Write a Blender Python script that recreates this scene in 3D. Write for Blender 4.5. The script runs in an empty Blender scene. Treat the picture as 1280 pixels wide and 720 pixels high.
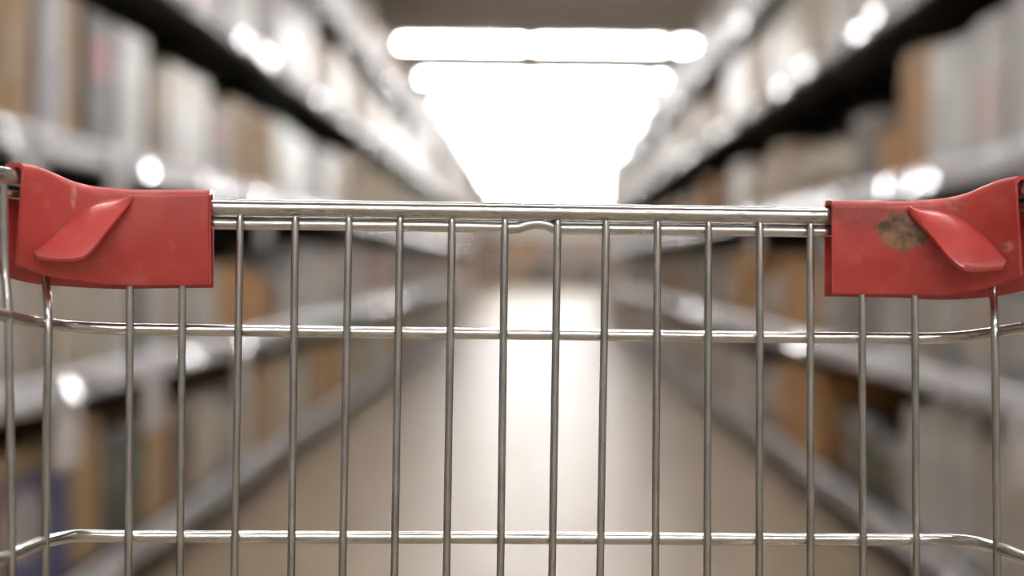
import bpy, math, random
from mathutils import Vector, Matrix
random.seed(11)
sc = bpy.context.scene
COL = sc.collection

# ------------------------------------------------------------------ camera
F = 50/36*1280
CAMZ = 0.95
cd = bpy.data.cameras.new('camera'); cam = bpy.data.objects.new('camera', cd); COL.objects.link(cam)
cd.lens = 50; cd.sensor_width = 36; cd.clip_start = .01; cd.clip_end = 200
CM = (Matrix.Translation((0, 0, CAMZ)) @ Matrix.Rotation(math.radians(.97), 4, 'Z')
      @ Matrix.Rotation(math.radians(90-.97), 4, 'X') @ Matrix.Rotation(math.radians(.75), 4, 'Z'))
cam.matrix_world = CM
sc.camera = cam
cd.dof.use_dof = True; cd.dof.focus_distance = .70; cd.dof.aperture_fstop = 3.2; cd.dof.aperture_blades = 0

def cp(x, y, z): return CM @ Vector((x, y, z))
def at(px, py, Z): return cp((px-640)/F*Z, -(py-360)/F*Z, -Z)
def Zp(px, py): return .71/(1 - 3.09e-5*(px-640) + 3.2e-5*(py-360))

# ------------------------------------------------------------------ materials
def mat(name, col, rough=.5, metal=0, **kw):
    m = bpy.data.materials.new(name); m.use_nodes = True
    nt = m.node_tree; b = nt.nodes['Principled BSDF']
    b.inputs['Base Color'].default_value = (*col, 1); b.inputs['Roughness'].default_value = rough
    b.inputs['Metallic'].default_value = metal
    for k, v in kw.items():
        if k in ('coat',): b.inputs['Coat Weight'].default_value = v
        if k == 'sss':
            b.inputs['Subsurface Weight'].default_value = v; b.inputs['Subsurface Radius'].default_value = (.01, .002, .002)
            b.inputs['Subsurface Scale'].default_value = .5
        if k == 'spec': b.inputs['Specular IOR Level'].default_value = v
    return m
def nd(m, t, **kw):
    n = m.node_tree.nodes.new(t)
    for k, v in kw.items(): setattr(n, k, v)
    return n
def lk(m, a, b): m.node_tree.links.new(a, b)
def noise_col(m, c1, c2, scale=8, lo=.35, hi=.65, vec='Object', detail=4, stretch=None):
    b = m.node_tree.nodes['Principled BSDF']
    tc = nd(m, 'ShaderNodeTexCoord'); n = nd(m, 'ShaderNodeTexNoise'); n.inputs['Scale'].default_value = scale; n.inputs['Detail'].default_value = detail
    src = tc.outputs[vec]
    if stretch:
        mp = nd(m, 'ShaderNodeMapping'); mp.inputs['Scale'].default_value = stretch; lk(m, src, mp.inputs['Vector']); src = mp.outputs[0]
    lk(m, src, n.inputs['Vector'])
    r = nd(m, 'ShaderNodeValToRGB'); r.color_ramp.elements[0].position = lo; r.color_ramp.elements[1].position = hi
    r.color_ramp.elements[0].color = (*c1, 1); r.color_ramp.elements[1].color = (*c2, 1)
    lk(m, n.outputs['Fac'], r.inputs['Fac']); lk(m, r.outputs['Color'], b.inputs['Base Color'])
    return n, r

steel = mat('galvanised_steel_wire', (.6, .58, .54), .2, .97)
n, r = noise_col(steel, (.56, .56, .54), (.69, .69, .67), 60, .35, .6)
bp = nd(steel, 'ShaderNodeBump'); bp.inputs['Strength'].default_value = .04; bp.inputs['Distance'].default_value = .0006
n2 = nd(steel, 'ShaderNodeTexNoise'); n2.inputs['Scale'].default_value = 260
tcs = nd(steel, 'ShaderNodeTexCoord'); lk(steel, tcs.outputs['Object'], n2.inputs['Vector']); lk(steel, n2.outputs['Fac'], bp.inputs['Height'])
lk(steel, bp.outputs[0], steel.node_tree.nodes['Principled BSDF'].inputs['Normal'])

rail_m = mat('worn_chrome_rim', (.66, .65, .62), .2, .95)
nt = rail_m.node_tree; b = nt.nodes['Principled BSDF']
tc = nd(rail_m, 'ShaderNodeTexCoord')
mp = nd(rail_m, 'ShaderNodeMapping'); mp.inputs['Scale'].default_value = (60, 350, 350); lk(rail_m, tc.outputs['Object'], mp.inputs['Vector'])
n = nd(rail_m, 'ShaderNodeTexNoise'); n.inputs['Scale'].default_value = 2.2; n.inputs['Detail'].default_value = 5; lk(rail_m, mp.outputs[0], n.inputs['Vector'])
r = nd(rail_m, 'ShaderNodeValToRGB'); r.color_ramp.elements[0].position = .3; r.color_ramp.elements[1].position = .4
r.color_ramp.elements[0].color = (.2, .19, .17, 1); r.color_ramp.elements[1].color = (.56, .56, .54, 1)
lk(rail_m, n.outputs['Fac'], r.inputs['Fac']); lk(rail_m, r.outputs[0], b.inputs['Base Color'])
bp = nd(rail_m, 'ShaderNodeBump'); bp.inputs['Strength'].default_value = .05; bp.inputs['Distance'].default_value = .0008
mp2 = nd(rail_m, 'ShaderNodeMapping'); mp2.inputs['Scale'].default_value = (8, 300, 300); lk(rail_m, tc.outputs['Object'], mp2.inputs['Vector'])
n3 = nd(rail_m, 'ShaderNodeTexNoise'); n3.inputs['Scale'].default_value = 2; lk(rail_m, mp2.outputs[0], n3.inputs['Vector'])
lk(rail_m, n3.outputs['Fac'], bp.inputs['Height']); lk(rail_m, bp.outputs[0], b.inputs['Normal'])

def red_plastic(name, stain=None, smear=None):
    m = mat(name, (.5, .03, .028), .4, sss=.12, coat=.25)
    n, r = noise_col(m, (.55, .058, .052), (.65, .095, .084), 45, .35, .7)
    b = m.node_tree.nodes['Principled BSDF']
    last = r.outputs['Color']
    tc = nd(m, 'ShaderNodeTexCoord')
    # pale scuffs
    sn = nd(m, 'ShaderNodeTexNoise'); sn.inputs['Scale'].default_value = 90; sn.inputs['Detail'].default_value = 8; lk(m, tc.outputs['Object'], sn.inputs['Vector'])
    sr = nd(m, 'ShaderNodeMapRange'); sr.inputs['From Min'].default_value = .6; sr.inputs['From Max'].default_value = .8; sr.inputs['To Max'].default_value = .3
    lk(m, sn.outputs['Fac'], sr.inputs['Value'])
    mx = nd(m, 'ShaderNodeMixRGB'); mx.inputs['Color2'].default_value = (.72, .3, .25, 1); lk(m, sr.outputs[0], mx.inputs['Fac']); lk(m, last, mx.inputs['Color1']); last = mx.outputs[0]
    if stain:
        for (c, rad, colr, op, wob, sf) in stain:
            vm = nd(m, 'ShaderNodeVectorMath', operation='SUBTRACT'); lk(m, tc.outputs['Object'], vm.inputs[0]); vm.inputs[1].default_value = c
            sc_ = nd(m, 'ShaderNodeVectorMath', operation='MULTIPLY'); lk(m, vm.outputs[0], sc_.inputs[0]); sc_.inputs[1].default_value = (1/rad[0], 1/rad[1], 1/rad[2])
            ln = nd(m, 'ShaderNodeVectorMath', operation='LENGTH'); lk(m, sc_.outputs[0], ln.inputs[0])
            q = nd(m, 'ShaderNodeTexNoise'); q.inputs['Scale'].default_value = 170; q.inputs['Detail'].default_value = 6; lk(m, tc.outputs['Object'], q.inputs['Vector'])
            ad = nd(m, 'ShaderNodeMath', operation='MULTIPLY_ADD'); lk(m, q.outputs['Fac'], ad.inputs[0]); ad.inputs[1].default_value = wob; lk(m, ln.outputs['Value'], ad.inputs[2])
            mr = nd(m, 'ShaderNodeMapRange'); mr.inputs['From Min'].default_value = 1+wob*.5-sf; mr.inputs['From Max'].default_value = 1+wob*.5+sf
            mr.inputs['To Min'].default_value = op; mr.inputs['To Max'].default_value = 0; lk(m, ad.outputs[0], mr.inputs['Value'])
            cr = nd(m, 'ShaderNodeValToRGB'); cr.color_ramp.elements[0].position = .35; cr.color_ramp.elements[1].position = .62
            cr.color_ramp.elements[0].color = (*[v*.45 for v in colr], 1); cr.color_ramp.elements[1].color = (*[v*1.7 for v in colr], 1)
            lk(m, q.outputs['Fac'], cr.inputs['Fac'])
            mx = nd(m, 'ShaderNodeMixRGB'); lk(m, mr.outputs[0], mx.inputs['Fac']); lk(m, last, mx.inputs['Color1']); lk(m, cr.outputs[0], mx.inputs['Color2']); last = mx.outputs[0]
    lk(m, last, b.inputs['Base Color'])
    return m

floor_m = mat('polished_store_floor', (.36, .29, .225), .4, spec=.38)
b = floor_m.node_tree.nodes['Principled BSDF']
tc = nd(floor_m, 'ShaderNodeTexCoord'); br = nd(floor_m, 'ShaderNodeTexBrick'); br.offset = 0
br.inputs['Color1'].default_value = (.35, .27, .185, 1); br.inputs['Color2'].default_value = (.315, .242, .165, 1); br.inputs['Mortar'].default_value = (.17, .135, .1, 1)
br.inputs['Scale'].default_value = 1; br.inputs['Brick Width'].default_value = .6; br.inputs['Row Height'].default_value = .6; br.inputs['Mortar Size'].default_value = .004
lk(floor_m, tc.outputs['Object'], br.inputs['Vector']); lk(floor_m, br.outputs['Color'], b.inputs['Base Color'])
nn = nd(floor_m, 'ShaderNodeTexNoise'); nn.inputs['Scale'].default_value = 3; lk(floor_m, tc.outputs['Object'], nn.inputs['Vector'])
mr = nd(floor_m, 'ShaderNodeMapRange'); mr.inputs['To Min'].default_value = .37; mr.inputs['To Max'].default_value = .44; lk(floor_m, nn.outputs['Fac'], mr.inputs['Value']); lk(floor_m, mr.outputs[0], b.inputs['Roughness'])

ceil_m = mat('taupe_ceiling_panels', (.44, .39, .32), .8)
wall_m = mat('cream_store_wall', (.62, .57, .5), .7)
noise_col(ceil_m, (.40, .35, .29), (.48, .43, .36), 1.5); noise_col(wall_m, (.52, .5, .47), (.6, .58, .55), 2)
back_m = mat('near_black_back_panel', (.016, .013, .011), .6)
shelf_m = mat('dark_brown_powder_coated_shelf', (.03, .025, .021), .5)
kick_m = mat('shade_dark_kick_plate', (.02, .018, .016), .7)  # near-black colour stands in for the shade beneath the base rail
rail_w = mat('silver_grey_price_rail', (.52, .51, .55), .3, .1, coat=.15)
rail_b = mat('mid_grey_price_rail', (.36, .34, .35), .4, .05)  # greyer tone, bottom shelf rail only
rail_g = mat('dark_grey_price_rail', (.3, .29, .3), .4, .1)  # darker grey for the fourth and top shelf rails
tag_m = mat('white_price_ticket', (.74, .73, .74), .05, 0, spec=.8)
chrome_m = mat('mirror_chrome_glint_clip', (.92, .92, .94), .08, 1)  # for mirror plates added along the rails to throw lamp glints
post_m = mat('grey_upright_post', (.3, .29, .28), .4)
housing_m = mat('white_lamp_housing', (.8, .8, .78), .4)
lamp_m = bpy.data.materials.new('lit_fluorescent_tube'); lamp_m.use_nodes = True
ln = lamp_m.node_tree; ln.nodes.clear(); e = ln.nodes.new('ShaderNodeEmission'); e.inputs['Color'].default_value = (1, .98, .972, 1); e.inputs['Strength'].default_value = 60
o_ = ln.nodes.new('ShaderNodeOutputMaterial'); ln.links.new(e.outputs[0], o_.inputs[0])
rubber = mat('grey_rubber_tyre', (.06, .06, .06), .7)

COLS = {'tan': (.43, .285, .15), 'light tan': (.52, .41, .28), 'orange tan': (.5, .27, .1), 'brown': (.2, .12, .07), 'cream': (.55, .49, .4),
        'white': (.6, .58, .565), 'pale grey': (.48, .46, .445), 'grey': (.27, .25, .24), 'lavender grey': (.4, .37, .39), 'dark grey': (.08, .075, .07),
        'beige': (.55, .48, .385), 'pale blue': (.46, .53, .62), 'pink': (.56, .4, .36), 'sage green': (.3, .34, .25), 'navy': (.055, .06, .17), 'olive': (.16, .15, .1),
        'teal': (.06, .2, .19), 'dusty red': (.4, .1, .1)}
PM = {}
def pmat(c, rough=.6):
    if (c, rough) not in PM:
        m = mat(c.replace(' ', '_') + '_packaging', COLS[c], rough)
        noise_col(m, [v*.88 for v in COLS[c]], [min(1, v*1.1) for v in COLS[c]], 5, .35, .65)
        PM[(c, rough)] = m
    return PM[(c, rough)]
tape_m = mat('glossy_parcel_tape', (.5, .4, .27), .2)

# ------------------------------------------------------------------ mesh helpers
class MB:
    def __init__(s): s.v = []; s.f = []; s.sm = []
    def add(s, vs, fs, smooth=False):
        k = len(s.v); s.v += [Vector(v) for v in vs]; s.f += [tuple(i+k for i in f) for f in fs]; s.sm += [smooth]*len(fs)
    def box(s, x0, x1, y0, y1, z0, z1, bev=0):
        if bev <= 0:
            s.add([(x, y, z) for x in (x0, x1) for y in (y0, y1) for z in (z0, z1)],
                  [(0, 1, 3, 2), (4, 6, 7, 5), (0, 4, 5, 1), (2, 3, 7, 6), (0, 2, 6, 4), (1, 5, 7, 3)]); return
        b_ = min(bev, (x1-x0)*.45, (y1-y0)*.45, (z1-z0)*.45)
        vs = []; idx = {}
        X = (x0, x1); Y = (y0, y1); Z = (z0, z1); sg = (1, -1)
        for i in (0, 1):
            for j in (0, 1):
                for k in (0, 1):
                    for a in range(3):
                        p = [X[i]+sg[i]*b_, Y[j]+sg[j]*b_, Z[k]+sg[k]*b_]
                        p[a] = (X[i], Y[j], Z[k])[a]
                        idx[(i, j, k, a)] = len(vs); vs.append(p)
        g = lambda *t: idx[t]; fs = []
        for s_ in (0, 1):
            fs += [(g(s_, 0, 0, 0), g(s_, 1, 0, 0), g(s_, 1, 1, 0), g(s_, 0, 1, 0)), (g(0, s_, 0, 1), g(1, s_, 0, 1), g(1, s_, 1, 1), g(0, s_, 1, 1)),
                   (g(0, 0, s_, 2), g(1, 0, s_, 2), g(1, 1, s_, 2), g(0, 1, s_, 2))]
            for t in (0, 1):
                fs += [(g(s_, t, 0, 0), g(s_, t, 1, 0), g(s_, t, 1, 1), g(s_, t, 0, 1)), (g(s_, 0, t, 0), g(s_, 1, t, 0), g(s_, 1, t, 2), g(s_, 0, t, 2)),
                       (g(0, s_, t, 1), g(1, s_, t, 1), g(1, s_, t, 2), g(0, s_, t, 2))]
        for i in (0, 1):
            for j in (0, 1):
                for k in (0, 1): fs.append((g(i, j, k, 0), g(i, j, k, 1), g(i, j, k, 2)))
        s.add(vs, fs)
    def lathe(s, prof, c=(0, 0, 0), n=16, smooth=True):
        vs = []; fs = []
        for r_, z in prof:
            for i in range(n):
                a = 2*math.pi*i/n; vs.append((c[0]+r_*math.cos(a), c[1]+r_*math.sin(a), c[2]+z))
        for j in range(len(prof)-1):
            for i in range(n): fs.append((j*n+i, j*n+(i+1) % n, (j+1)*n+(i+1) % n, (j+1)*n+i))
        fs.append(tuple(range(n))[::-1]); fs.append(tuple((len(prof)-1)*n+i for i in range(n)))
        s.add(vs, fs, smooth)
    def tube(s, pts, r_, n=14, cap=True):
        pts = [Vector(p) for p in pts]; m_ = len(pts)
        rr = r_ if isinstance(r_, (list, tuple)) else [r_]*m_
        T = [(pts[min(i+1, m_-1)]-pts[max(i-1, 0)]).normalized() for i in range(m_)]
        u = Vector((0, 0, 1)) if abs(T[0].z) < .9 else Vector((1, 0, 0))
        u = (u - T[0]*u.dot(T[0])).normalized(); vs = []
        for i in range(m_):
            u = (u - T[i]*u.dot(T[i])).normalized(); w = T[i].cross(u)
            for k in range(n):
                a = 2*math.pi*k/n; vs.append(pts[i]+(u*math.cos(a)+w*math.sin(a))*rr[i])
        fs = [(i*n+k, i*n+(k+1) % n, (i+1)*n+(k+1) % n, (i+1)*n+k) for i in range(m_-1) for k in range(n)]
        s.add(vs, fs, True)
        if cap: s.add(vs[:n], [tuple(range(n))[::-1]]); s.add(vs[-n:], [tuple(range(n))])
    def mesh(s, name, m):
        me = bpy.data.meshes.new(name); me.from_pydata([tuple(v) for v in s.v], [], s.f)
        for p, q in zip(me.polygons, s.sm): p.use_smooth = q
        import bmesh
        bm = bmesh.new(); bm.from_mesh(me); bmesh.ops.recalc_face_normals(bm, faces=bm.faces); bm.to_mesh(me); bm.free()
        me.materials.append(m); return me
    def build(s, name, m, parent=None, loc=(0, 0, 0), world=False):
        if world and parent is not None:
            off = parent.location
            s.v = [v-off for v in s.v]
        o = bpy.data.objects.new(name, s.mesh(name, m)); COL.objects.link(o); o.parent = parent; o.location = loc
        return o

def spline(pts, sub=6):
    P = [Vector(p) for p in pts]; P = [2*P[0]-P[1]] + P + [2*P[-1]-P[-2]]; out = []
    for i in range(1, len(P)-2):
        for k in range(sub):
            t = k/sub; a, b_, c, d = P[i-1:i+3]
            out.append(.5*((2*b_)+(c-a)*t+(2*a-5*b_+4*c-d)*t*t+(3*b_-a-3*c+d)*t**3))
    out.append(P[-2]); return out
def tag(o, label, cat=None, group=None, kind=None):
    if label: o['label'] = label
    if cat: o['category'] = cat
    if group: o['group'] = group
    if kind: o['kind'] = kind
    return o
def empty(name, loc=(0, 0, 0)):
    o = bpy.data.objects.new(name, None); COL.objects.link(o); o.location = loc; return o
def part(o, label): o['label'] = label; return o

# ------------------------------------------------------------------ setting
HW = 1.10              # half width of the aisle
Y_END = 66; CEIL = 4.6
m = MB(); m.box(-5.2, 5.2, -7, Y_END, -.1, 0); tag(m.build('floor', floor_m), 'polished tan tiled supermarket floor', kind='structure')
m = MB(); m.box(-5.2, 5.2, -7, Y_END, CEIL, CEIL+.1)
tag(m.build('ceiling', ceil_m), 'taupe warehouse ceiling above the tube lamps', kind='structure')
for nm, b_ in (('wall_left', (-5.3, -5.2, -7, Y_END)), ('wall_right', (5.2, 5.3, -7, Y_END)), ('wall_front', (-5.2, 5.2, Y_END, Y_END+.1)), ('wall_back', (-5.2, 5.2, -7.1, -7))):
    m = MB(); m.box(*b_, 0, CEIL); tag(m.build(nm, wall_m), 'cream store wall', kind='structure')
for k in range(10):
    m = MB(); y = 10+k*5.5; m.box(-5.2, 5.2, y, y+.16, CEIL-.32, CEIL, .01)
    tag(m.build('trim_%d' % (k+1), ceil_m), 'taupe ceiling beam across the aisle', kind='structure')

# ------------------------------------------------------------------ ceiling lamps
ORD = ['first', 'second', 'third', 'fourth', 'fifth', 'sixth', 'seventh', 'eighth', 'ninth', 'tenth', 'eleventh', 'twelfth', 'thirteenth', 'fourteenth', 'fifteenth',
       'sixteenth', 'seventeenth', 'eighteenth', 'nineteenth', 'twentieth']
def nth(k):
    if k < 20: return ORD[k]
    t = (k+1)//10; u = (k+1) % 10
    if u == 0: return {3: 'thirtieth', 4: 'fortieth', 5: 'fiftieth'}[t]
    return {2: 'twenty', 3: 'thirty', 4: 'forty', 5: 'fifty'}[t] + '-' + ORD[u-1]
LAMPZ = CAMZ + 2.55
lamp0 = {}
def lamp(xc, y, L, label):
    key = round(L, 2)
    t = empty('ceiling_lamp', (xc, y, LAMPZ))
    if key not in lamp0:
        h = MB(); h.box(-L/2, L/2, -.11, .11, .03, .09, .008);  h1 = h.mesh('lamp_housing', housing_m)
        u = MB(); u.tube([(-L/2+.05, 0, 0), (L/2-.05, 0, 0)], .022, 10)
        for q in (-1, 1): pass
        u1 = u.mesh('lamp_tube', lamp_m)
        c = MB()
        for q in (-1, 1): c.box(q*(L/2-.026)-.024, q*(L/2-.026)+.024, -.025, .025, -.026, .035, .004)
        c1 = c.mesh('tube_socket', housing_m)
        s_ = MB(); s_.tube([(0, 0, .085), (0, 0, CEIL-LAMPZ)], .006, 6)
        lamp0[key] = (h1, u1, c1, s_.mesh('hanging_rod', post_m))
    for nm, me in zip(('lamp_housing', 'lamp_tube', 'tube_socket', 'hanging_rod'), lamp0[key]):
        o = bpy.data.objects.new(nm, me); COL.objects.link(o); o.parent = t
    tag(t, label, 'ceiling lamp', 'tube lamps hanging across the aisle')
rows = [16.6+3.1*k for k in range(-7, 16) if k != -1]
vis = 0
for y in rows:
    if y > 15:
        nm = nth(vis); vis += 1
        f = lambda w: 'white glowing tube lamp, %s of the %s row across the aisle' % (w, nm)
    else:
        k = int(round((16.6-y)/3.1))
        f = lambda w: 'white tube lamp, %s of the row %s nearer than the first visible row' % (w, ['', 'one', 'two', 'three', 'four', 'five', 'six', 'seven'][k])
    lamp(-.9, y, 1.52, f('left one')); lamp(.69, y, 1.58, f('middle one')); lamp(2.36, y, 1.62, f('right one'))

# ------------------------------------------------------------------ shelving bays
LEV = [.165, .67, 1.23, 1.79, 2.30]          # top surface of the shelves
SNAME = ['bottom', 'second', 'middle', 'fourth', 'top']
D = .52; BL = 1.25; RH = .062
def bay_meshes(s):
    # local: y 0..BL along the aisle, x from 0 (front edge) outwards by s*D
    X = lambda a, b_: (min(s*a, s*b_), max(s*a, s*b_))
    out = {}
    m = MB(); m.box(*X(D, D+.03), 0, BL, .02, 2.62); out['back'] = m.mesh('back_panel', back_m)
    m = MB(); m.box(*X(D-.04, D), .0, .045, .0, 2.66, .004); out['post'] = m.mesh('upright_post', post_m)
    m = MB(); m.box(*X(.13, D-.045), .002, BL-.002, 0, .12); out['kick'] = m.mesh('kick_plate', kick_m)
    for i, z in enumerate(LEV):
        d0 = .02
        m = MB(); m.box(*X(d0, D-.045), .002, BL-.002, z-.035, z, .003)
        if i:
            for yy in (.1, BL-.1):
                m.add([(s*.1, yy-.004, z-.035), (s*(D-.045), yy-.004, z-.035), (s*(D-.045), yy-.004, z-.14), (s*.1, yy+.004, z-.035), (s*(D-.045), yy+.004, z-.035), (s*(D-.045), yy+.004, z-.14)],
                      [(0, 1, 2), (3, 5, 4), (0, 3, 4, 1), (1, 4, 5, 2), (0, 2, 5, 3)])
        out['shelf%d' % i] = m.mesh('shelf', shelf_m)
        # price rail: rounded nose, tilted face, rounded bottom lip
        prof = [(.019, .004), (.008, .012), (.0, .008), (-.005, .0), (-.006, -.008), (-.002, -.014), (.0, -.018), (-.002, -.040), (-.006, -.046), (-.008, -.052), (-.004, -.060), (.004, -.062), (.019, -.056)]
        vs = []
        for yy in (.003, BL-.003):
            vs += [(s*a, yy, z+b_) for a, b_ in prof]
        k = len(prof); fs = [(j, (j+1) % k, k+(j+1) % k, k+j) for j in range(k)]
        m = MB(); m.add(vs, fs, True); m.add(vs[:k], [tuple(range(k))]); m.add(vs[k:], [tuple(range(k))])
        out['rail%d' % i] = m.mesh('price_rail', rail_b if i == 0 else rail_w if i < 3 else rail_g)
    m = MB(); w, h = .075, .042                  # small ticket in the rail, gently bowed
    vs = []; n = 5
    for j in range(n):
        zz = -h/2+h*j/(n-1); bow = .004*(1-(2*j/(n-1)-1)**2)
        vs += [(-s*(.002+bow), 0, zz), (-s*(.002+bow), w, zz)]
    for j in range(n):
        zz = -h/2+h*j/(n-1); vs += [(s*.0015, 0, zz), (s*.0015, w, zz)]
    fs = [(2*j, 2*j+1, 2*j+3, 2*j+2) for j in range(n-1)] + [(2*n+2*j, 2*n+2*j+2, 2*n+2*j+3, 2*n+2*j+1) for j in range(n-1)]
    fs += [(0, 2*n, 2*n+1, 1), (2*n-2, 2*n-1, 4*n-1, 4*n-2)]
    fs += [(2*j, 2*j+2, 2*n+2*j+2, 2*n+2*j) for j in range(n-1)] + [(2*j+1, 2*n+2*j+1, 2*n+2*j+3, 2*j+3) for j in range(n-1)]
    m.add(vs, fs, True); out['ticket'] = m.mesh('price_ticket', tag_m)
    # added chrome plate, shallowly dished, that mirrors the lamps as bright dots
    m = MB(); n = 7; w, h = .1, .058; front = []; rear = []
    for j in range(n):
        for q in range(n):
            u, v = 2*q/(n-1)-1, 2*j/(n-1)-1
            bow = w/2*math.radians(.8)*(1-u*u)/2 + h/2*math.radians(.5)*(1-v*v)/2
            front.append((-s*(.002+bow), u*w/2, v*h/2)); rear.append((s*.001, u*w/2, v*h/2))
    fs = []
    for j in range(n-1):
        for q in range(n-1):
            a = j*n+q; fs += [(a, a+1, a+n+1, a+n), (n*n+a, n*n+a+n, n*n+a+n+1, n*n+a+1)]
    for q in range(n-1):
        for a, b_ in ((q, q+1), ((n-1)*n+q, (n-1)*n+q+1), (q*n, q*n+n), (q*n+n-1, q*n+2*n-1)): fs.append((a, b_, n*n+b_, n*n+a))
    m.add(front+rear, fs, True); out['clip'] = m.mesh('glint_clip', chrome_m)
    m = MB(); m.box(*X(-.011, -.008), 0, .19, -.21, -.045, .001); out['sign'] = m.mesh('hanging_price_card', tag_m)
    return out
NB = 19; Y0 = 1.35
SLOPE = [0, 8, 18, 24, 27]; TILT = [30, 28, 11, -12, -31]     # tilt per level, aimed so the added mirror clips catch the lamps
# hanging cards seen in the photograph: (side, level, y)
cards = {(-1, 1): [3.2, 3.95, 5.2, 6.3], (-1, 2): [2.95, 3.6, 5.6], (1, 2): [3.0, 4.0, 5.3, 7.0], (1, 1): [3.1, 4.9], (-1, 0): [], (1, 0): []}
for s, side in ((-1, 'left'), (1, 'right')):
    BM = bay_meshes(s)
    for k in range(NB):
        t = empty('shelving_bay', (s*HW, Y0+k*BL, 0))
        def ch(nm, key, par=t, loc=(0, 0, 0)):
            o = bpy.data.objects.new(nm, BM[key]); COL.objects.link(o); o.parent = par; o.location = loc; return o
        ch('back_panel', 'back'); ch('upright_post', 'post'); ch('kick_plate', 'kick')
        for i, z in enumerate(LEV):
            sh = ch('shelf', 'shelf%d' % i); ch('price_rail', 'rail%d' % i, sh)
            yy = random.uniform(.04, .15)
            while yy < BL-.1:
                if random.random() < .8:
                    bright = random.random() < (0, .22, .75, .75, .4)[i]
                    pt = ch('glint_clip' if bright else 'price_ticket', 'clip' if bright else 'ticket', sh, (-s*.016, yy+(.04 if bright else 0), z-.030))
                    pt.rotation_euler = (0, s*math.radians(TILT[i]+SLOPE[i]*math.log((Y0+k*BL+yy)/3.5)+random.uniform(-3.5, 3.5)), -s*math.radians(random.uniform(-1, 4)))
                yy += random.uniform(.13, .3)
            for cy in cards.get((s, i), []):
                l = cy-(Y0+k*BL)
                if 0 < l < BL-.2: ch('hanging_price_card', 'sign', sh, (0, l, z))
        tag(t, 'dark shelving bay with pale price rails, %s bay along the %s side of the aisle' % (nth(k), side), 'shelving', 'shelving bays along the aisle')

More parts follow.
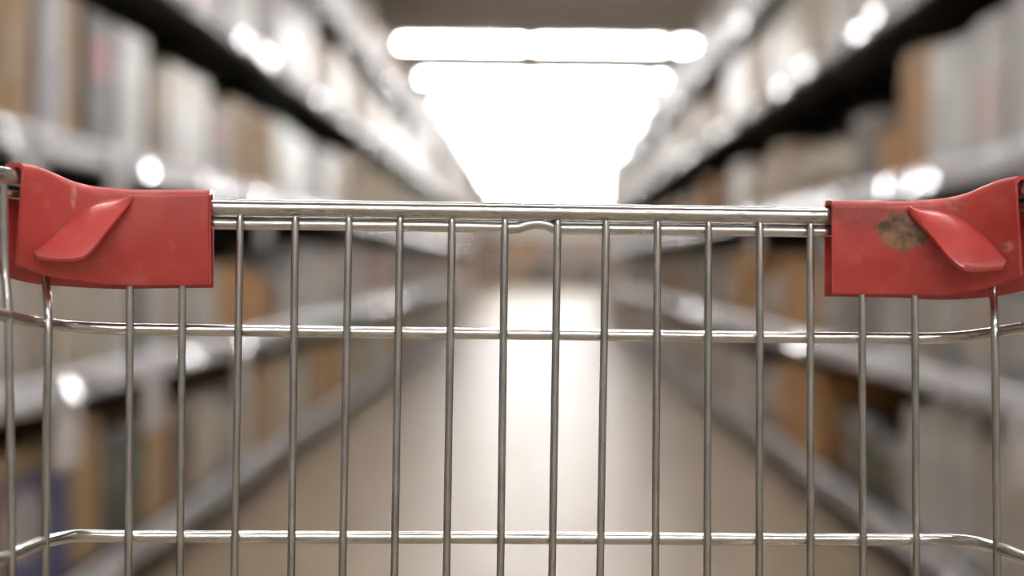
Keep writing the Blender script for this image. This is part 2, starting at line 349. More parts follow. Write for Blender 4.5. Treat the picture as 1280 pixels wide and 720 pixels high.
# ------------------------------------------------------------------ goods
def kind_meshes(kind, c, c2):
    """unit-size meshes, footprint -.5..5, height 0..1; list of (part name, mesh)"""
    P = []
    if kind == 'cardboard_box':
        m = MB(); m.box(-.5, .5, -.5, .5, 0, .985, .02)
        m.box(-.5, .5, -.495, -.006, .98, 1.0, .006); m.box(-.5, .5, .006, .495, .98, 1.0, .006); P.append(('body', m.mesh('body', pmat(c))))
        m = MB(); m.box(-.504, .504, -.06, .06, .9, 1.004, .002); P.append(('packing_tape', m.mesh('packing_tape', tape_m)))
        m = MB(); m.box(-.506, .506, -.36, -.1, .25, .55, .002); P.append(('paper_label', m.mesh('paper_label', pmat(c2))))
    elif kind == 'product_carton':
        m = MB(); m.box(-.5, .5, -.5, .5, 0, .93, .012); P.append(('body', m.mesh('body', pmat(c, .35))))
        m = MB(); m.box(-.51, .51, -.51, .51, .8, 1.0, .02); P.append(('lid', m.mesh('lid', pmat(c, .35))))
        m = MB(); m.box(-.506, .506, -.4, .4, .16, .62, .002); P.append(('printed_panel', m.mesh('printed_panel', pmat(c2, .35))))
    elif kind == 'printed_box':
        m = MB(); m.box(-.5, .5, -.5, .5, 0, 1, .02); P.append(('body', m.mesh('body', pmat(c))))
        m = MB(); m.box(-.504, .504, -.45, .40, .03, .86, .002); P.append(('printed_panel', m.mesh('printed_panel', pmat(c2, .4))))
        m = MB()
        m.tube([(.503, -.2, .52), (.507, -.2, .52)], .24, 24)
        P.append(('emblem', m.mesh('emblem', pmat('lavender grey', .4))))
    elif kind == 'box_file':
        m = MB(); m.box(-.5, .5, -.5, .5, 0, 1, .05); P.append(('body', m.mesh('body', pmat(c, .4))))
        m = MB(); m.box(-.507, .507, -.32, .32, .5, .82, .002); P.append(('spine_label', m.mesh('spine_label', pmat(c2, .4))))
    elif kind == 'bottle':
        m = MB(); m.lathe([(.3, 0), (.46, .02), (.48, .1), (.48, .58), (.42, .68), (.22, .78), (.18, .86)]); P.append(('body', m.mesh('body', pmat(c, .2))))
        m = MB(); m.lathe([(.21, .85), (.22, .86), (.22, .98), (.19, 1)]); P.append(('cap', m.mesh('cap', pmat(c2, .35))))
        m = MB(); m.lathe([(.486, .18), (.488, .19), (.488, .5), (.486, .51)]); P.append(('wrap_label', m.mesh('wrap_label', pmat(c2, .5))))
    elif kind == 'lidded_jar':
        m = MB(); m.lathe([(.36, 0), (.46, .03), (.49, .2), (.49, .6), (.42, .76), (.38, .8)]); P.append(('body', m.mesh('body', pmat(c, .2))))
        m = MB(); m.lathe([(.42, .79), (.43, .8), (.43, .95), (.36, .98), (.1, 1.0)]); P.append(('lid', m.mesh('lid', pmat(c2, .3))))
    elif kind == 'storage_basket':
        m = MB(); pr = [(.42, 0), (.47, .5), (.49, .9)]
        vs = []
        for r_, z in pr + [(.44, .9), (.42, .5), (.38, .06)]:
            vs += [(-r_, -r_, z), (r_, -r_, z), (r_, r_, z), (-r_, r_, z)]
        fs = [(j*4+i, j*4+(i+1) % 4, (j+1)*4+(i+1) % 4, (j+1)*4+i) for j in range(5) for i in range(4)] + [(3, 2, 1, 0), (20, 21, 22, 23)]
        m.add(vs, fs); P.append(('body', m.mesh('body', pmat(c))))
        m = MB()
        for a in (-1, 1):
            m.box(-.5, .5, a*.47-.03, a*.47+.03, .88, 1.0, .02); m.box(a*.47-.03, a*.47+.03, -.44, .44, .88, 1.0, .02)
        P.append(('rim', m.mesh('rim', pmat(c2))))
    elif kind == 'paper_sack':
        m = MB(); vs = []; n = 12
        for z, a, b_, pw in ((0, .44, .44, 5), (.06, .49, .5, 4), (.4, .5, .5, 3.2), (.75, .46, .48, 3.2), (.93, .2, .48, 4), (1.0, .04, .47, 6)):
            for i in range(n):
                t = 2*math.pi*(i+.5)/n; cx, cy = math.cos(t), math.sin(t); q = (abs(cx)**pw+abs(cy)**pw)**(-1/pw)
                vs.append((a*cx*q, b_*cy*q, z))
        fs = [(j*n+i, j*n+(i+1) % n, (j+1)*n+(i+1) % n, (j+1)*n+i) for j in range(5) for i in range(n)] + [tuple(range(n))[::-1], tuple(5*n+i for i in range(n))]
        m.add(vs, fs, True); P.append(('body', m.mesh('body', pmat(c))))
        m = MB(); m.box(-.506, .506, -.3, .3, .3, .6, .004); P.append(('printed_panel', m.mesh('printed_panel', pmat(c2))))
    return P
KM = {}; FARM = {}
def goods(kind, c, c2, x, y, z, dx, dy, dz, label, group, parts=True):
    key = (kind, c, c2)
    if key not in KM: KM[key] = kind_meshes(kind, c, c2)
    if parts:
        t = empty(kind, (x, y, z)); t.scale = (dx, dy, dz)
        for nm, me in KM[key]:
            o = bpy.data.objects.new(nm, me); COL.objects.link(o); o.parent = t
    else:
        if key not in FARM:
            me = bpy.data.meshes.new(kind); V = []; Fc = []; MI = []; SM = []; mats = []
            for nm, q in KM[key]:
                k = len(V); V += [v.co[:] for v in q.vertices]
                for p in q.polygons: Fc.append([i+k for i in p.vertices]); MI.append(len(mats)); SM.append(p.use_smooth)
                mats.append(q.materials[0])
            me.from_pydata(V, [], Fc)
            for mm in mats: me.materials.append(mm)
            for p, i, sm in zip(me.polygons, MI, SM): p.material_index = i; p.use_smooth = sm
            FARM[key] = me
        t = bpy.data.objects.new(kind, FARM[key]); COL.objects.link(t); t.location = (x, y, z); t.scale = (dx, dy, dz)
    return tag(t, label, kind.replace('_', ' '), group)
CW = {'printed_box': 'box with a navy print', 'cardboard_box': 'cardboard box', 'product_carton': 'carton', 'box_file': 'box file', 'bottle': 'bottle', 'lidded_jar': 'jar', 'storage_basket': 'basket', 'paper_sack': 'paper sack'}
def ypx(px): return HW*F/abs(px-670)          # depth at which the shelf front crosses pixel column px
# near goods: list of (px_start, px_end, kind, colour, second colour, height, depth) from the near end
B, C_, FI, BO, J, BK, S_ = 'cardboard_box', 'product_carton', 'box_file', 'bottle', 'lidded_jar', 'storage_basket', 'paper_sack'
NEAR = {
 (-1, 2): [(-150, -60, B, 'tan', 'cream', .46), (-58, 28, B, 'tan', 'light tan', .44), (29, 62, B, 'tan', 'cream', .42), (65, 98, FI, 'lavender grey', 'pale grey', .40), (101, 124, B, 'tan', 'cream', .38), (127, 160, FI, 'dark grey', 'dusty red', .36),
           (164, 200, C_, 'white', 'pale grey', .36), (203, 222, FI, 'brown', 'tan', .29), (227, 276, C_, 'cream', 'white', .34), (279, 300, FI, 'grey', 'dusty red', .28),
           (303, 325, B, 'light tan', 'tan', .32), (327, 350, B, 'tan', 'cream', .33), (353, 374, C_, 'sage green', 'cream', .33), (376, 398, C_, 'pale grey', 'white', .33), (400, 412, BO, 'teal', 'white', .3), (414, 430, C_, 'white', 'cream', .33),
           (432, 446, B, 'light tan', 'cream', .32)],
 (-1, 3): [(150, 205, C_, 'white', 'lavender grey', .4), (207, 250, C_, 'pale grey', 'white', .42), (252, 290, C_, 'white', 'pink', .4), (292, 325, C_, 'pale grey', 'white', .38), (327, 352, S_, 'white', 'pale grey', .4), (354, 380, C_, 'lavender grey', 'white', .38),
           (382, 402, C_, 'white', 'pink', .42), (404, 422, S_, 'pink', 'cream', .38), (424, 440, C_, 'beige', 'white', .38)],
 (-1, 4): [(280, 330, B, 'light tan', 'cream', .34), (332, 368, C_, 'beige', 'cream', .36), (370, 398, B, 'light tan', 'cream', .33), (400, 422, C_, 'cream', 'tan', .36), (424, 444, C_, 'pale blue', 'white', .32)],
 (-1, 1): [(-150, -60, C_, 'cream', 'white', .36), (-55, 10, C_, 'beige', 'cream', .38), (13, 50, C_, 'pale grey', 'white', .36), (53, 85, S_, 'beige', 'cream', .36), (88, 122, C_, 'cream', 'beige', .36), (125, 150, C_, 'beige', 'cream', .35), (153, 182, C_, 'white', 'cream', .36),
           (184, 198, FI, 'dark grey', 'grey', .3), (200, 226, C_, 'white', 'pale grey', .34), (229, 262, S_, 'beige', 'cream', .33), (265, 290, C_, 'pale grey', 'white', .25), (292, 318, B, 'orange tan', 'tan', .26), (320, 345, B, 'orange tan', 'light tan', .24),
           (347, 362, B, 'brown', 'orange tan', .18), (365, 384, FI, 'pale grey', 'white', .22), (386, 410, C_, 'pale grey', 'white', .36), (412, 432, C_, 'beige', 'white', .34), (434, 448, S_, 'pale grey', 'cream', .34)],
 (-1, 0): [(-150, -60, B, 'tan', 'navy', .33), (-55, 18, C_, 'navy', 'lavender grey', .31), (21, 120, 'printed_box', 'tan', 'navy', .36), (122, 152, B, 'tan', 'orange tan', .36), (154, 170, FI, 'dark grey', 'grey', .3), (172, 198, FI, 'dark grey', 'teal', .3), (201, 228, B, 'tan', 'light tan', .36),
           (232, 262, FI, 'brown', 'dark grey', .28), (264, 285, C_, 'beige', 'cream', .3), (287, 310, S_, 'pale grey', 'beige', .33), (312, 330, C_, 'pale grey', 'beige', .28), (332, 352, B, 'tan', 'cream', .33), (354, 372, B, 'light tan', 'cream', .36), (374, 395, C_, 'sage green', 'beige', .3),
           (397, 418, B, 'tan', 'cream', .35), (420, 440, B, 'orange tan', 'light tan', .3)],
 (1, 2): [(1480, 1375, C_, 'white', 'pale grey', .38), (1370, 1285, C_, 'pale grey', 'white', .36), (1283, 1236, C_, 'white', 'pale grey', .42), (1232, 1190, C_, 'pale grey', 'pink', .36), (1187, 1160, C_, 'pale grey', 'white', .36), (1157, 1134, C_, 'white', 'pale grey', .37), (1131, 1098, B, 'orange tan', 'tan', .40), (1095, 1075, B, 'orange tan', 'light tan', .18),
          (1072, 1048, BK, 'grey', 'pale grey', .26), (1045, 1020, S_, 'beige', 'cream', .2), (1018, 995, S_, 'beige', 'light tan', .25), (993, 970, S_, 'cream', 'cream', .28), (968, 948, B, 'light tan', 'cream', .3), (946, 925, S_, 'beige', 'cream', .3), (923, 905, C_, 'beige', 'cream', .3)],
 (1, 3): [(1190, 1135, C_, 'white', 'pale grey', .35), (1130, 1085, C_, 'pale grey', 'white', .38), (1083, 1048, C_, 'beige', 'white', .38), (1045, 1015, C_, 'beige', 'pale grey', .36), (1012, 988, B, 'light tan', 'cream', .33), (985, 965, C_, 'beige', 'cream', .38), (963, 943, C_, 'beige', 'white', .36), (940, 922, B, 'light tan', 'cream', .34), (920, 903, C_, 'cream', 'beige', .38)],
 (1, 4): [(1075, 1030, C_, 'pink', 'cream', .36), (1027, 990, C_, 'pink', 'white', .34), (987, 955, B, 'tan', 'cream', .32), (952, 925, C_, 'pale grey', 'white', .36), (922, 896, C_, 'pale blue', 'white', .37)],
 (1, 1): [(1480, 1375, C_, 'pale grey', 'grey', .32), (1370, 1285, C_, 'grey', 'pale grey', .33), (1282, 1225, C_, 'grey', 'pale grey', .34), (1221, 1180, C_, 'pale grey', 'beige', .33), (1177, 1140, S_, 'pale grey', 'white', .34), (1137, 1110, C_, 'beige', 'pale grey', .3), (1107, 1080, C_, 'pale grey', 'white', .3), (1077, 1045, FI, 'grey', 'pale grey', .38), (1042, 1012, C_, 'grey', 'pale grey', .37),
          (1009, 985, B, 'orange tan', 'light tan', .3), (983, 960, B, 'orange tan', 'tan', .33), (957, 935, S_, 'pale grey', 'white', .3), (932, 905, B, 'orange tan', 'brown', .38)],
 (1, 0): [(1480, 1375, C_, 'beige', 'cream', .4), (1370, 1285, C_, 'beige', 'pale grey', .36), (1280, 1245, C_, 'beige', 'pale grey', .38), (1240, 1205, C_, 'beige', 'pale grey', .36), (1200, 1172, C_, 'white', 'pale grey', .42), (1169, 1145, C_, 'white', 'pale grey', .42), (1138, 1110, C_, 'white', 'pale grey', .36), (1105, 1088, J, 'grey', 'pale grey', .2), (1085, 1070, J, 'olive', 'pale grey', .22),
          (1067, 1054, J, 'olive', 'grey', .24), (1051, 1039, J, 'grey', 'pale grey', .24), (1036, 1020, J, 'brown', 'grey', .24), (1012, 985, B, 'orange tan', 'tan', .36), (982, 960, B, 'orange tan', 'light tan', .36), (957, 935, S_, 'beige', 'cream', .3), (932, 912, C_, 'pale grey', 'beige', .3)],
}
PAL = {(-1, 0): ['tan', 'orange tan', 'beige', 'pale grey', 'light tan', 'sage green'], (-1, 1): ['pale grey', 'beige', 'orange tan', 'grey', 'tan', 'pink'], (-1, 2): ['tan', 'light tan', 'brown', 'cream', 'beige', 'orange tan'],
       (-1, 3): ['tan', 'pale grey', 'beige', 'cream', 'light tan'], (-1, 4): ['beige', 'tan', 'lavender grey', 'light tan', 'pale grey'], (1, 0): ['tan', 'beige', 'brown', 'light tan', 'pale grey'], (1, 1): ['orange tan', 'pale grey', 'brown', 'beige', 'tan', 'grey'],
       (1, 2): ['beige', 'light tan', 'brown', 'orange tan', 'tan'], (1, 3): ['beige', 'cream', 'tan', 'light tan', 'pale grey'], (1, 4): ['grey', 'lavender grey', 'pale blue', 'beige', 'tan']}
Y_SH = Y0+NB*BL-.05
for (s, lv), items in NEAR.items():
    side = 'left' if s < 0 else 'right'; z = LEV[lv]; yend = 0; run = 0
    for a, b_, kind, c, c2, h in items:
        if lv > 2 and c == 'white': c = 'pale grey'
        y0, y1 = ypx(a), ypx(b_)
        if s > 0 and y0 > y1: y0, y1 = y1, y0
        if y0 < yend+.004: y0 = yend+.004
        y1 = max(y0+.09, y1-.012)
        L = y1-y0; n = 1
        if kind in (BO, J): n = max(1, int(round(L/.24)))
        for q in range(n):
            w = L/n-.006; dpt = min(.36, max(.18, w*1.1)) if kind not in (BO, J) else min(w, .3)
            dd = dpt if kind not in (BO, J) else w
            dd = min(dd, .38)
            label = '%s %s on the %s %s shelf, %s from the cart' % (c, CW[kind], side, SNAME[lv], nth(run)); run += 1
            goods(kind, c, c2, s*(HW+.035+dd/2+random.uniform(0, .02)), y0+(q+.5)*L/n, z, dd, w, h*random.uniform(.97, 1.03), label, '%s on the %s %s shelf' % ('goods', side, SNAME[lv]))
        yend = y1
    y = yend+.03
    while y < Y_SH-.3:
        far = y > 12
        w = random.uniform(.22, .5)*(1.5 if far else 1.0)
        if y+w > Y_SH: break
        kind = random.choice([B, C_, B, C_, S_, FI, BK]); 
        if kind == FI: w = min(w, .25)
        c = random.choice(PAL[(s, lv)]); c2 = random.choice(['cream', 'white', 'light tan', 'pale grey', c])
        lowh = (s, lv) == (1, 2)
        h = random.uniform(.2, .32) if lowh else random.uniform(.27, .42)
        if lv == 4: h = random.uniform(.26, .38)
        dd = min(.38, max(.2, w*.9))
        if far:
            label = 'small blurred %s %s far along the %s %s shelf' % (c, CW[kind], side, SNAME[lv])
            grp = '%s far along the %s %s shelf' % (c + ' ' + CW[kind] + 's', side, SNAME[lv])
        else:
            label = '%s %s on the %s %s shelf, %s from the cart' % (c, CW[kind], side, SNAME[lv], nth(run)); grp = 'goods on the %s %s shelf' % (side, SNAME[lv])
        run += 1
        goods(kind, c, c2, s*(HW+.035+dd/2+random.uniform(0, .03)), y+w/2, z, dd, w, h, label, grp, parts=y < 9)
        y += w+random.choice([.008, .01, .012, .05, .15])

# ------------------------------------------------------------------ far gondola across the end of the aisle
for k in range(5):
    xc = -4+k*2
    t = empty('end_gondola', (xc, 58, 0))
    m = MB(); m.box(-.98, .98, .3, .36, 0, 2.1); m.build('back_panel', back_m, t)
    m = MB(); m.box(-.98, .98, 0, .3, 0, .12, .01); m.build('base', kick_m, t)
    for z in (.75, 1.4):
        m = MB(); m.box(-.98, .98, 0, .3, z-.05, z, .005); sh = m.build('shelf', shelf_m, t)
        m = MB(); m.box(-.98, .98, -.012, 0, z-.06, z+.01, .003); m.build('price_rail', rail_w, sh)
    tag(t, 'distant low shelving unit across the aisle end, %s from the left wall' % nth(k), 'shelving', 'shelving units across the end of the aisle')
    for z, h in ((.12, .5), (.75, .5), (1.4, .6)):
        for q in range(4):
            c = random.choice(['brown', 'tan', 'dark grey', 'grey', 'brown', 'orange tan', 'brown']); kind = random.choice([B, C_])
            goods(kind, c, 'cream', xc-.73+q*.485, 58.15, z, .28, .28, h, 'tiny blurred %s %s on the end gondola beyond the aisle' % (c, CW[kind]), '%s %ss on the end gondolas' % (c, CW[kind]), parts=False).scale = (.44, .28, h)

# ------------------------------------------------------------------ shopping cart
cart = empty('shopping_cart', (0, .42, 0)); OFF = Vector((0, .42, 0))
tag(cart, 'steel wire shopping cart basket with red plastic corner clips', 'shopping cart')
def cpart(m, name, mt, par=None, label=None):
    m.v = [v-OFF for v in m.v]
    o = m.build(name, mt, par or cart)
    if label: o['label'] = label
    return o
RR, RT, RM_, RB, RU = .0047, .0028, .0029, .0031, .0019
ZL = [(262, None), (176, .700), (150, .697), (120, .690), (95, .678), (72, .662), (52, .643), (30, .618), (8, .598)]
ZR = [(1041, None), (1125, .7215), (1150, .718), (1180, .711), (1205, .699), (1228, .683), (1250, .664), (1272, .642), (1290, .625)]
def interp(tab, x):
    tab = sorted(tab)
    if x <= tab[0][0]: return tab[0][1]
    if x >= tab[-1][0]: return tab[-1][1]
    for (a, fa), (b_, fb) in zip(tab, tab[1:]):
        if a <= x <= b_: return fa+(fb-fa)*(x-a)/(b_-a)
ZT = [(-20, .615), (5, .638), (30, .655), (57, .672), (80, .685), (100, .692), (125, .697), (163, .700), (262, .7025), (640, .71), (1041, .7195), (1143, .7205), (1175, .7175), (1200, .712), (1225, .703), (1243, .693), (1262, .681), (1280, .668), (1300, .654)]
def zt(px): return interp(ZT, px)
def side_ext(P, s, n=6):
    # continue along the basket side towards and past the camera
    p0 = CM.inverted() @ P; Z = -p0.z; out = []
    for k in range(1, n+1):
        d = (Z+.06)*k/n
        out.append(cp(p0.x+s*.075*d, p0.y+.1*d, p0.z+d))
    return out
SIDE_END = {}
def cross(name, left, mid, right, rad, mt, dz=.0, label=None):
    if isinstance(left[0], Vector): L, R_ = left, right
    else: L = [at(*p) for p in left]; R_ = [at(*p) for p in right]
    Mi = [at(px, py, zt(px)+dz) for px, py in mid]
    pts = spline(L+Mi+R_, 6)
    a = side_ext(L[0], -1); b_ = side_ext(R_[-1], 1)
    SIDE_END[name] = (a, b_)
    m = MB(); m.tube(a[::-1]+pts+b_, rad, 18)
    return cpart(m, name, mt, label=label)
colsL = [(262, 236.5, 356.5, .7025), (176, 236.5, 357.5, .700), (150, 235.5, 357, .699), (120, 232.5, 354.5, .696), (95, 226, 351, .6915), (72, 216, 347, .6855, 68), (52, 207.5, 341, .679, 46), (31, 203, 331.5, .671, 22)]
colsR = [(1041, 250, 367.5, .7195), (1125, 250.5, 369, .7215), (1150, 250, 369.5, .7205), (1180, 247, 369, .7175), (1205, 241, 366, .713), (1228, 230.5, 361, .707, 1231), (1249, 222.5, 354, .700, 1254), (1268, 219, 345, .692, 1275)]
HN = .0078
def clip_frames(cols):
    FT = spline([at(c[0], c[1], c[3]-HN) for c in cols], 5); FB = spline([at(c[4] if len(c) > 4 else c[0], c[2], c[3]-HN) for c in cols], 5); n = len(FT); out = []
    for i in range(n):
        tg = FT[min(i+1, n-1)]-FT[max(i-1, 0)]; tg.z = 0; tg.normalize()
        nrm = Vector((tg.y, -tg.x, 0))
        if nrm.dot(Vector((0, .3, 0))-Vector((FT[i].x, FT[i].y, 0))) < 0: nrm = -nrm          # towards the inside of the basket
        up = FT[i]-FB[i]; H = up.length; up.normalize(); out.append((FT[i], FB[i], nrm, up, H))
    return out
FRL, FRR = clip_frames(colsL), clip_frames(colsR)
def inside(fr, s):
    p = [T-nr*HN-up*.0072 for T, Bt, nr, up, H in fr][2::4]
    d = (p[-1]-p[-2]).normalized(); q = p[-1]+d*.012
    p += [q, q+(d+Vector((s*.0, -.35, .02))).normalized()*.014]
    return p
railL = inside(FRL, -1)[::-1]; railR = inside(FRR, 1)
railL_old = [(8, 208, .598), (30, 219, .618), (52, 232, .643), (72, 243, .662), (95, 251, .678), (120, 256, .690), (150, 258.5, .697), (176, 259, .700)]
railR_old = [(1125, 272, .7215), (1150, 271.5, .718), (1180, 270, .711), (1205, 266, .699), (1228, 258, .683), (1250, 248, .664), (1272, 237, .642), (1290, 228, .625)]
cross('rim_rail', railL, [(262, 260), (400, 262), (520, 263.6), (640, 265.2), (760, 267), (900, 269), (1041, 271)], railR, RR, rail_m, label='thick polished tube along the basket rim')
def vz(px, Z): return (px, Z)
tl = [p-Vector((0, 0, .0075)) for p in railL]; tr = [p-Vector((0, 0, .0075)) for p in railR]
cross('top_wire', tl, [(262, 279.5), (400, 281), (520, 282.5), (600, 284), (640, 285), (650, 284), (660, 281), (672, 279.5), (684, 281.5), (694, 285.5), (704, 286), (760, 286.5), (900, 288), (1041, 290)], tr, RT, steel)
cross('middle_wire', [(p, q, zt(p)) for p, q in ((5, 394), (20, 398), (40, 402), (57, 404.5), (80, 407), (105, 409), (130, 410.5))],
      [(163, 411.5), (300, 413.3), (470, 415.5), (640, 417.5), (800, 419.5), (960, 421.5), (1077, 422.5), (1143, 423)],
      [(p, q, zt(p)) for p, q in ((1175, 422.5), (1200, 421), (1225, 418), (1243, 415.5), (1262, 412.5), (1280, 409.5))], RM_, steel)
cross('lower_wire', [(p, q, zt(p)) for p, q in ((5, 698), (20, 690), (40, 682), (57, 676.5), (80, 671.5), (100, 669.5), (130, 670))],
      [(163, 670.5), (300, 671), (470, 671.8), (640, 672.5), (800, 673.3), (960, 674.2), (1077, 674.6), (1143, 674.8)],
      [(p, q, zt(p)) for p, q in ((1175, 674.6), (1200, 675.5), (1225, 679), (1243, 683.5), (1262, 690), (1280, 697))], RB, steel)
for py, nm in ((900, 'lower_wire'), (1075, 'bottom_frame_wire')):
    cross(nm, [(p, py+q, zt(p)) for p, q in ((5, 42), (20, 34), (40, 24), (57, 16), (80, 8), (100, 3), (130, 0))],
          [(163, py), (470, py), (800, py), (1143, py)], [(p, py+q, zt(p)) for p, q in ((1175, 0), (1200, 3), (1225, 9), (1243, 16), (1262, 25), (1280, 35))], RB, steel)
UP = [(163, 160.5), (228.5, 225), (300, 293), (369, 364), (436, 428), (500, 493), (565, 558), (631, 625.5), (697, 690), (757.5, 750), (822, 819), (885.5, 884), (950, 949), (1013, 1013), (1077, 1079), (1143, 1145.5)]
DU = .0046
for a, b_ in UP:
    yt = 259+(a-262)*.0141+10
    x2 = b_+(b_-a)/435*355
    pts = []
    for t, y in ((0, yt), (0, yt+6), (1, 0), (2, 0), (3, 0), (4, 0)):
        if t == 0: yy = y
        else: yy = (345, 417, 672, 1080)[t-1]
        xx = a+(b_-a)*(yy-285)/435
        off = {417: DU, 672: DU+.0003}.get(yy, DU-.0006 if yy < 300 else DU)
        pts.append(at(xx, yy, zt(xx)/(1+3.2e-5*0)-off))
    m = MB(); rr = [RU*.75, RU, RU, RU, RU, RU]; m.tube(pts, rr, 14)
    for yy in (417+ (a-640)*.008, 672.5):       # little weld swellings on the crossings
        xx = a+(b_-a)*(yy-285)/435; c0 = at(xx, yy-5, zt(xx)-DU+.0012); c1 = at(xx, yy, zt(xx)-DU+.0012); c2 = at(xx, yy+5, zt(xx)-DU+.0012)
        m.tube([c0, c1, c2], [RU*.9, RU*1.25, RU*.9], 10)
    cpart(m, 'upright_wire', steel)
# side uprights: bent over the middle wire
for pl in ([(57, 285), (57, 310), (57.5, 352), (60.5, 404), (58, 560), (57, 677), (54, 1085)], [(4, 230), (6, 330), (10.5, 396), (13, 560), (15, 697), (18, 1110)],
           [(1239, 290), (1240, 315), (1241.5, 366), (1243.5, 415), (1245, 560), (1246, 683), (1249, 1090)]):
    xr = pl[-3][0]; s = -1 if xr < 640 else 1
    m = MB(); Zc = zt(xr)
    m.tube(spline([at(x, y, Zc-.0035 if y > 380 else (Zc+.009 if abs(x-640) < 610 else Zc)) for x, y in pl if not (y < 300 and abs(x-640) < 610)], 5), RU*1.02, 14); cpart(m, 'upright_wire', steel)
# further side uprights, outside the frame, welded between the side wires
for s in (-1, 1):
    i = 0 if s < 0 else 1
    topw = SIDE_END['top_wire'][i]; low = SIDE_END['bottom_frame_wire'][i]
    for k in range(12):
        t = k/12*5
        j = int(t); f = t-j
        A = topw[j].lerp(topw[min(j+1, 5)], f); Bq = low[j].lerp(low[min(j+1, 5)], f)
        inn = CM.to_3x3() @ Vector((-s*.0045, 0, 0))
        m = MB(); m.tube([A+inn+Vector((0, 0, .004)), (A+Bq)/2+inn, Bq+inn], RU, 10); cpart(m, 'upright_wire', steel)
# rear frame, basket floor, chassis
la, ra = SIDE_END['rim_rail'][0][-1], SIDE_END['rim_rail'][1][-1]
lb, rb = SIDE_END['bottom_frame_wire'][0][-1], SIDE_END['bottom_frame_wire'][1][-1]
m = MB(); m.tube(spline([la, la+Vector((-.005, -.05, .02)), la+Vector((.01, -.09, .05)), la.lerp(ra, .5)+Vector((0, -.10, .06)), ra+Vector((-.01, -.09, .05)), ra+Vector((.005, -.05, .02)), ra], 5), .012, 14)
cpart(m, 'push_handle', mat('red_handle_grip', (.5, .03, .03), .4), label='red push handle')
m = MB(); m.tube([lb, rb], RB, 10); cpart(m, 'rear_wire', steel)
fl = at(163, 1080, .70); fr = at(1143, 1080, .7205)
for k in range(9):
    u = (k+.5)/9; m = MB(); m.tube([fl.lerp(fr, u), lb.lerp(rb, u)], RU, 8); cpart(m, 'basket_floor_wire', steel)
m = MB()
zf = min(fl.z, lb.z)-.03
for s in (-1, 1):
    F0 = Vector((s*.17, .60, zf+.03)); Rr = Vector((s*.2, -.02, zf+.06))
    m.tube(spline([F0, Vector((s*.17, .55, zf-.1)), Vector((s*.18, .5, .2)), Vector((s*.19, .3, .16)), Vector((s*.21, .0, .15)), Vector((s*.22, -.1, .2)), Rr], 5), .011, 12)
m.tube([Vector((-.18, .5, .2)), Vector((.18, .5, .2))], .011, 12); m.tube([Vector((-.21, 0, .15)), Vector((.21, 0, .15))], .011, 12)
cpart(m, 'chassis', steel)
for s in (-1, 1):
    for yy, xx in ((.45, .185), (.02, .21)):
        m = MB(); c = Vector((s*xx, yy, 0))
        vs = []; n = 20; prof = [(-.013, .045), (-.013, .058), (-.008, .0625), (.008, .0625), (.013, .058), (.013, .045)]
        for x_, r_ in prof:
            for q in range(n):
                a = 2*math.pi*q/n; vs.append((c.x+x_, c.y+r_*math.cos(a), .0625+r_*math.sin(a)))
        k = len(prof); m.add(vs, [(j*n+q, j*n+(q+1) % n, ((j+1) % k)*n+(q+1) % n, ((j+1) % k)*n+q) for j in range(k) for q in range(n)], True)
        m.tube([(c.x-.011, c.y, .0625), (c.x+.011, c.y, .0625)], .046, 20)
        w = cpart(m, 'castor_wheel', rubber)
        m = MB()
        for q in (-1, 1): m.box(c.x+q*.018-.0015, c.x+q*.018+.0015, c.y-.014, c.y+.014, .05, .15)
        m.box(c.x-.0195, c.x+.0195, c.y-.014, c.y+.014, .148, .156, .001); m.tube([(c.x-.02, c.y, .0625), (c.x+.02, c.y, .0625)], .005, 8)
        cpart(m, 'castor_fork', steel, w)

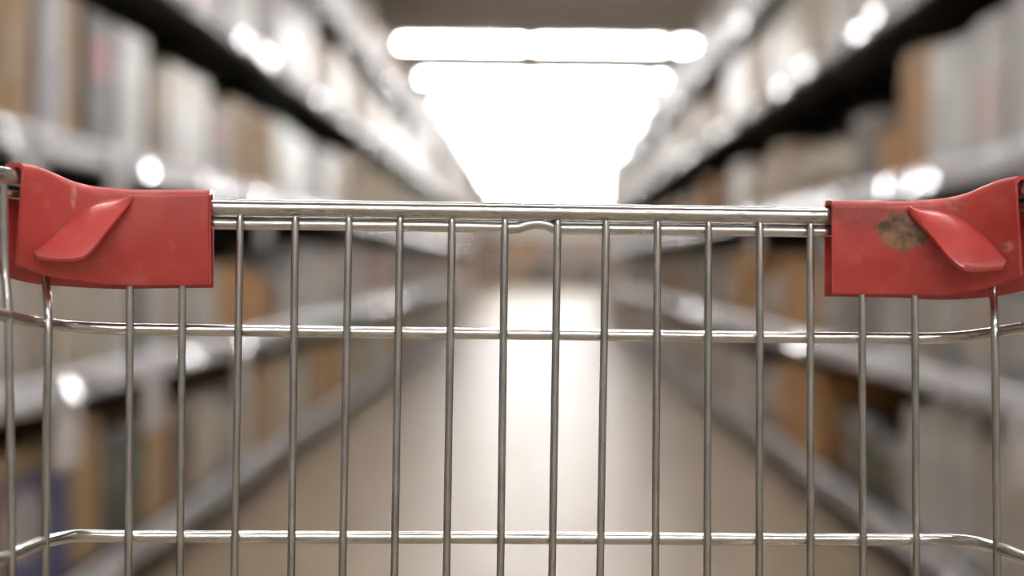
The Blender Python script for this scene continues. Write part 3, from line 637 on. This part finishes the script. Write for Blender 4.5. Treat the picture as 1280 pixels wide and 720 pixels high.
# red clips
def clip(cols, tabA, tabB, s, mt, seam_px, label, tablabel):
    TH = .0019
    zc = [(c[0], c[3]) for c in cols]
    face = lambda px: interp(zc, px)-HN
    FRM = clip_frames(cols); FT = [q[0] for q in FRM]; n = len(FT)
    secs = []
    for i in range(n):
        _, _, nrm, up, H = FRM[i]
        rd = .0042; O = FT[i]; W = 2*HN
        def P(a, h): return O - nrm*a + up*h      # a: distance back from the front face, h: relative to top
        drop = .0015+.0022*min(1, max(0, i/n*1.7-.25))
        outer = [P(.0006, -H), P(0, -H+.0008), P(0, -H*.5), P(0, -rd)] + [P(rd-rd*math.cos(q), -rd+rd*math.sin(q)) for q in (.4, .8, 1.2)] + [P(rd, 0), P(W-rd, 0)] + \
                [P(W-rd+rd*math.sin(q), -rd+rd*math.cos(q)) for q in (.4, .8, 1.2)] + [P(W, -rd), P(W, -H*.5), P(W, -H-drop)]
        inner = [P(W-TH, -H-drop), P(W-TH, -H*.5), P(W-TH, -rd), P(W-rd, -TH), P(rd, -TH), P(TH, -rd), P(TH, -H*.5), P(TH, -H+.0008), P(TH-.0006, -H)]
        secs.append(outer+inner)
    k = len(secs[0]); vs = [p for q in secs for p in q]
    fs = [(i*k+j, i*k+(j+1) % k, (i+1)*k+(j+1) % k, (i+1)*k+j) for i in range(n-1) for j in range(k)]
    m = MB(); m.add(vs, fs, True)
    # end caps as quad strips of the U section
    no = 15; ni = k-no
    def cap(sec, base):
        fcs = []; o_i = 0; i_i = 0
        pair = [0, 0, 1, 2, 2, 3, 3, 4, 4, 5, 5, 6, 6, 7, 8]      # inner counterpart (counted from front bottom)
        pair = [0, 1, 2, 3, 3, 3, 3, 4, 5, 5, 5, 5, 6, 7, 8]
        for a in range(no-1):
            pa, pb = k-1-pair[a], k-1-pair[a+1]
            f = [a, a+1, pb] + ([pa] if pa != pb else []); m.add([sec[t] for t in f], [tuple(range(len(f)))])
    cap(secs[0], 0); cap(secs[-1], 0)
    body = cpart(m, 'corner_clip', mt, label=label)
    # raised edge bead at the inner end + fine seam line, sub-parts
    def bead(i, nm, rad):
        T, Bt, nr, up, H = FRM[i]; mm = MB()
        mm.tube([T-up*.003+nr*.0001, T-up*(H*.5)+nr*.0001, Bt+up*.0012+nr*.0001], rad, 8); return cpart(mm, nm, mt, body)
    bead(0, 'end_bead', .0007)
    if False:
      j = min(range(n), key=lambda q: (FT[q]-at(seam_px, 240, cols[1][3]-HN)).length); bead(j, 'seam_ridge', .0006)
    # leaf-shaped lip standing out of the face
    A = spline([at(x, y, face(x)-.0002) for x, y in tabA], 5)
    Bp = spline([at(x, y, face(x)-o) for x, y, o in tabB], 5)
    m = MB(); nn_ = len(A); vs = []; R = 7
    th = .0022
    for i in range(nn_):
        edge = 1
        for j in range(R):
            t = j/(R-1); p = A[i].lerp(Bp[i], t); bow = math.sin(math.pi*t)*.0012
            vs.append(p+Vector((0, -bow*.5, bow)))
    for i in range(nn_):
        for j in range(R):
            t = j/(R-1); p = A[i].lerp(Bp[i], t); bow = math.sin(math.pi*t)*.0012
            vs.append(p+Vector((0, .0006, bow-th*(1-.35*t))))
    N = nn_*R; fs = []
    for i in range(nn_-1):
        for j in range(R-1):
            fs += [(i*R+j, (i+1)*R+j, (i+1)*R+j+1, i*R+j+1), (N+i*R+j, N+i*R+j+1, N+(i+1)*R+j+1, N+(i+1)*R+j)]
        fs += [(i*R+R-1, (i+1)*R+R-1, N+(i+1)*R+R-1, N+i*R+R-1), (i*R, N+i*R, N+(i+1)*R, (i+1)*R)]
    for j in range(R-1): fs += [(j, j+1, N+j+1, N+j), ((nn_-1)*R+j, N+(nn_-1)*R+j, N+(nn_-1)*R+j+1, (nn_-1)*R+j+1)]
    m.add(vs, fs, True); lip = cpart(m, 'leaf_lip', LIPM, body, tablabel)
    bv = lip.modifiers.new('bevel', 'BEVEL'); bv.width = .0006; bv.segments = 2; bv.limit_method = 'ANGLE'; bv.angle_limit = .9
    return body
stain_c = at(1131, 289, .7085)-OFF
mL = red_plastic('red_moulded_plastic', [(tuple(at(92, 246, .683)-OFF), (.0012, .03, .005), (.6, .3, .24), .6, .3, .3)])
mR = red_plastic('stained_red_moulded_plastic', [(tuple(stain_c), (.0125, .03, .0098), (.21, .13, .065), .97, 1.0, .09), (tuple(at(1078, 268, .71)-OFF), (.02, .03, .006), (.2, .05, .035), .45, 1.2, .4),
                                                 (tuple(at(1195, 256, .705)-OFF), (.004, .03, .003), (.5, .24, .17), .4, 2.4, .3), (tuple(at(1260, 308, .69)-OFF), (.0018, .03, .003), (.6, .32, .24), .5, 1.8, .3)])
LIPM = red_plastic('red_lip_plastic'); LIPM.node_tree.nodes['Principled BSDF'].inputs['Roughness'].default_value = .33
clip(colsL, [(41, 316), (62, 300), (85, 278), (110, 257), (135, 249), (166, 244.5)],
     [(46, 321, .004), (75, 323, .012), (101, 321, .016), (118, 308, .016), (138, 282, .011), (166, 247, .001)], -1, mL, 176,
     'red plastic corner clip on the left, without the brown stain', 'paler red leaf-shaped lip')
clip(colsR, [(1259, 326), (1243, 308), (1222, 288), (1200, 273), (1172, 263), (1135, 259)],
     [(1255, 333, .004), (1228, 336, .012), (1205, 335, .016), (1188, 322, .016), (1167, 297, .011), (1135, 262, .001)], 1, mR, 1125,
     'red plastic corner clip on the right with a brown stain', 'paler red leaf-shaped lip beside the brown stain')

# ------------------------------------------------------------------ render look
w = bpy.data.worlds.new('world'); sc.world = w; w.use_nodes = True
w.node_tree.nodes['Background'].inputs[0].default_value = (.9, .85, .8, 1); w.node_tree.nodes['Background'].inputs[1].default_value = .02
vs = sc.view_settings; vs.view_transform = 'Standard'; vs.look = 'None'; vs.gamma = 1; vs.use_curve_mapping = False; vs.exposure = .2
sc.cycles.use_denoising = True; sc.cycles.use_adaptive_sampling = False
sc.cycles.sample_clamp_indirect = 60
sc.cycles.max_bounces = 8; sc.cycles.diffuse_bounces = 4; sc.cycles.glossy_bounces = 4
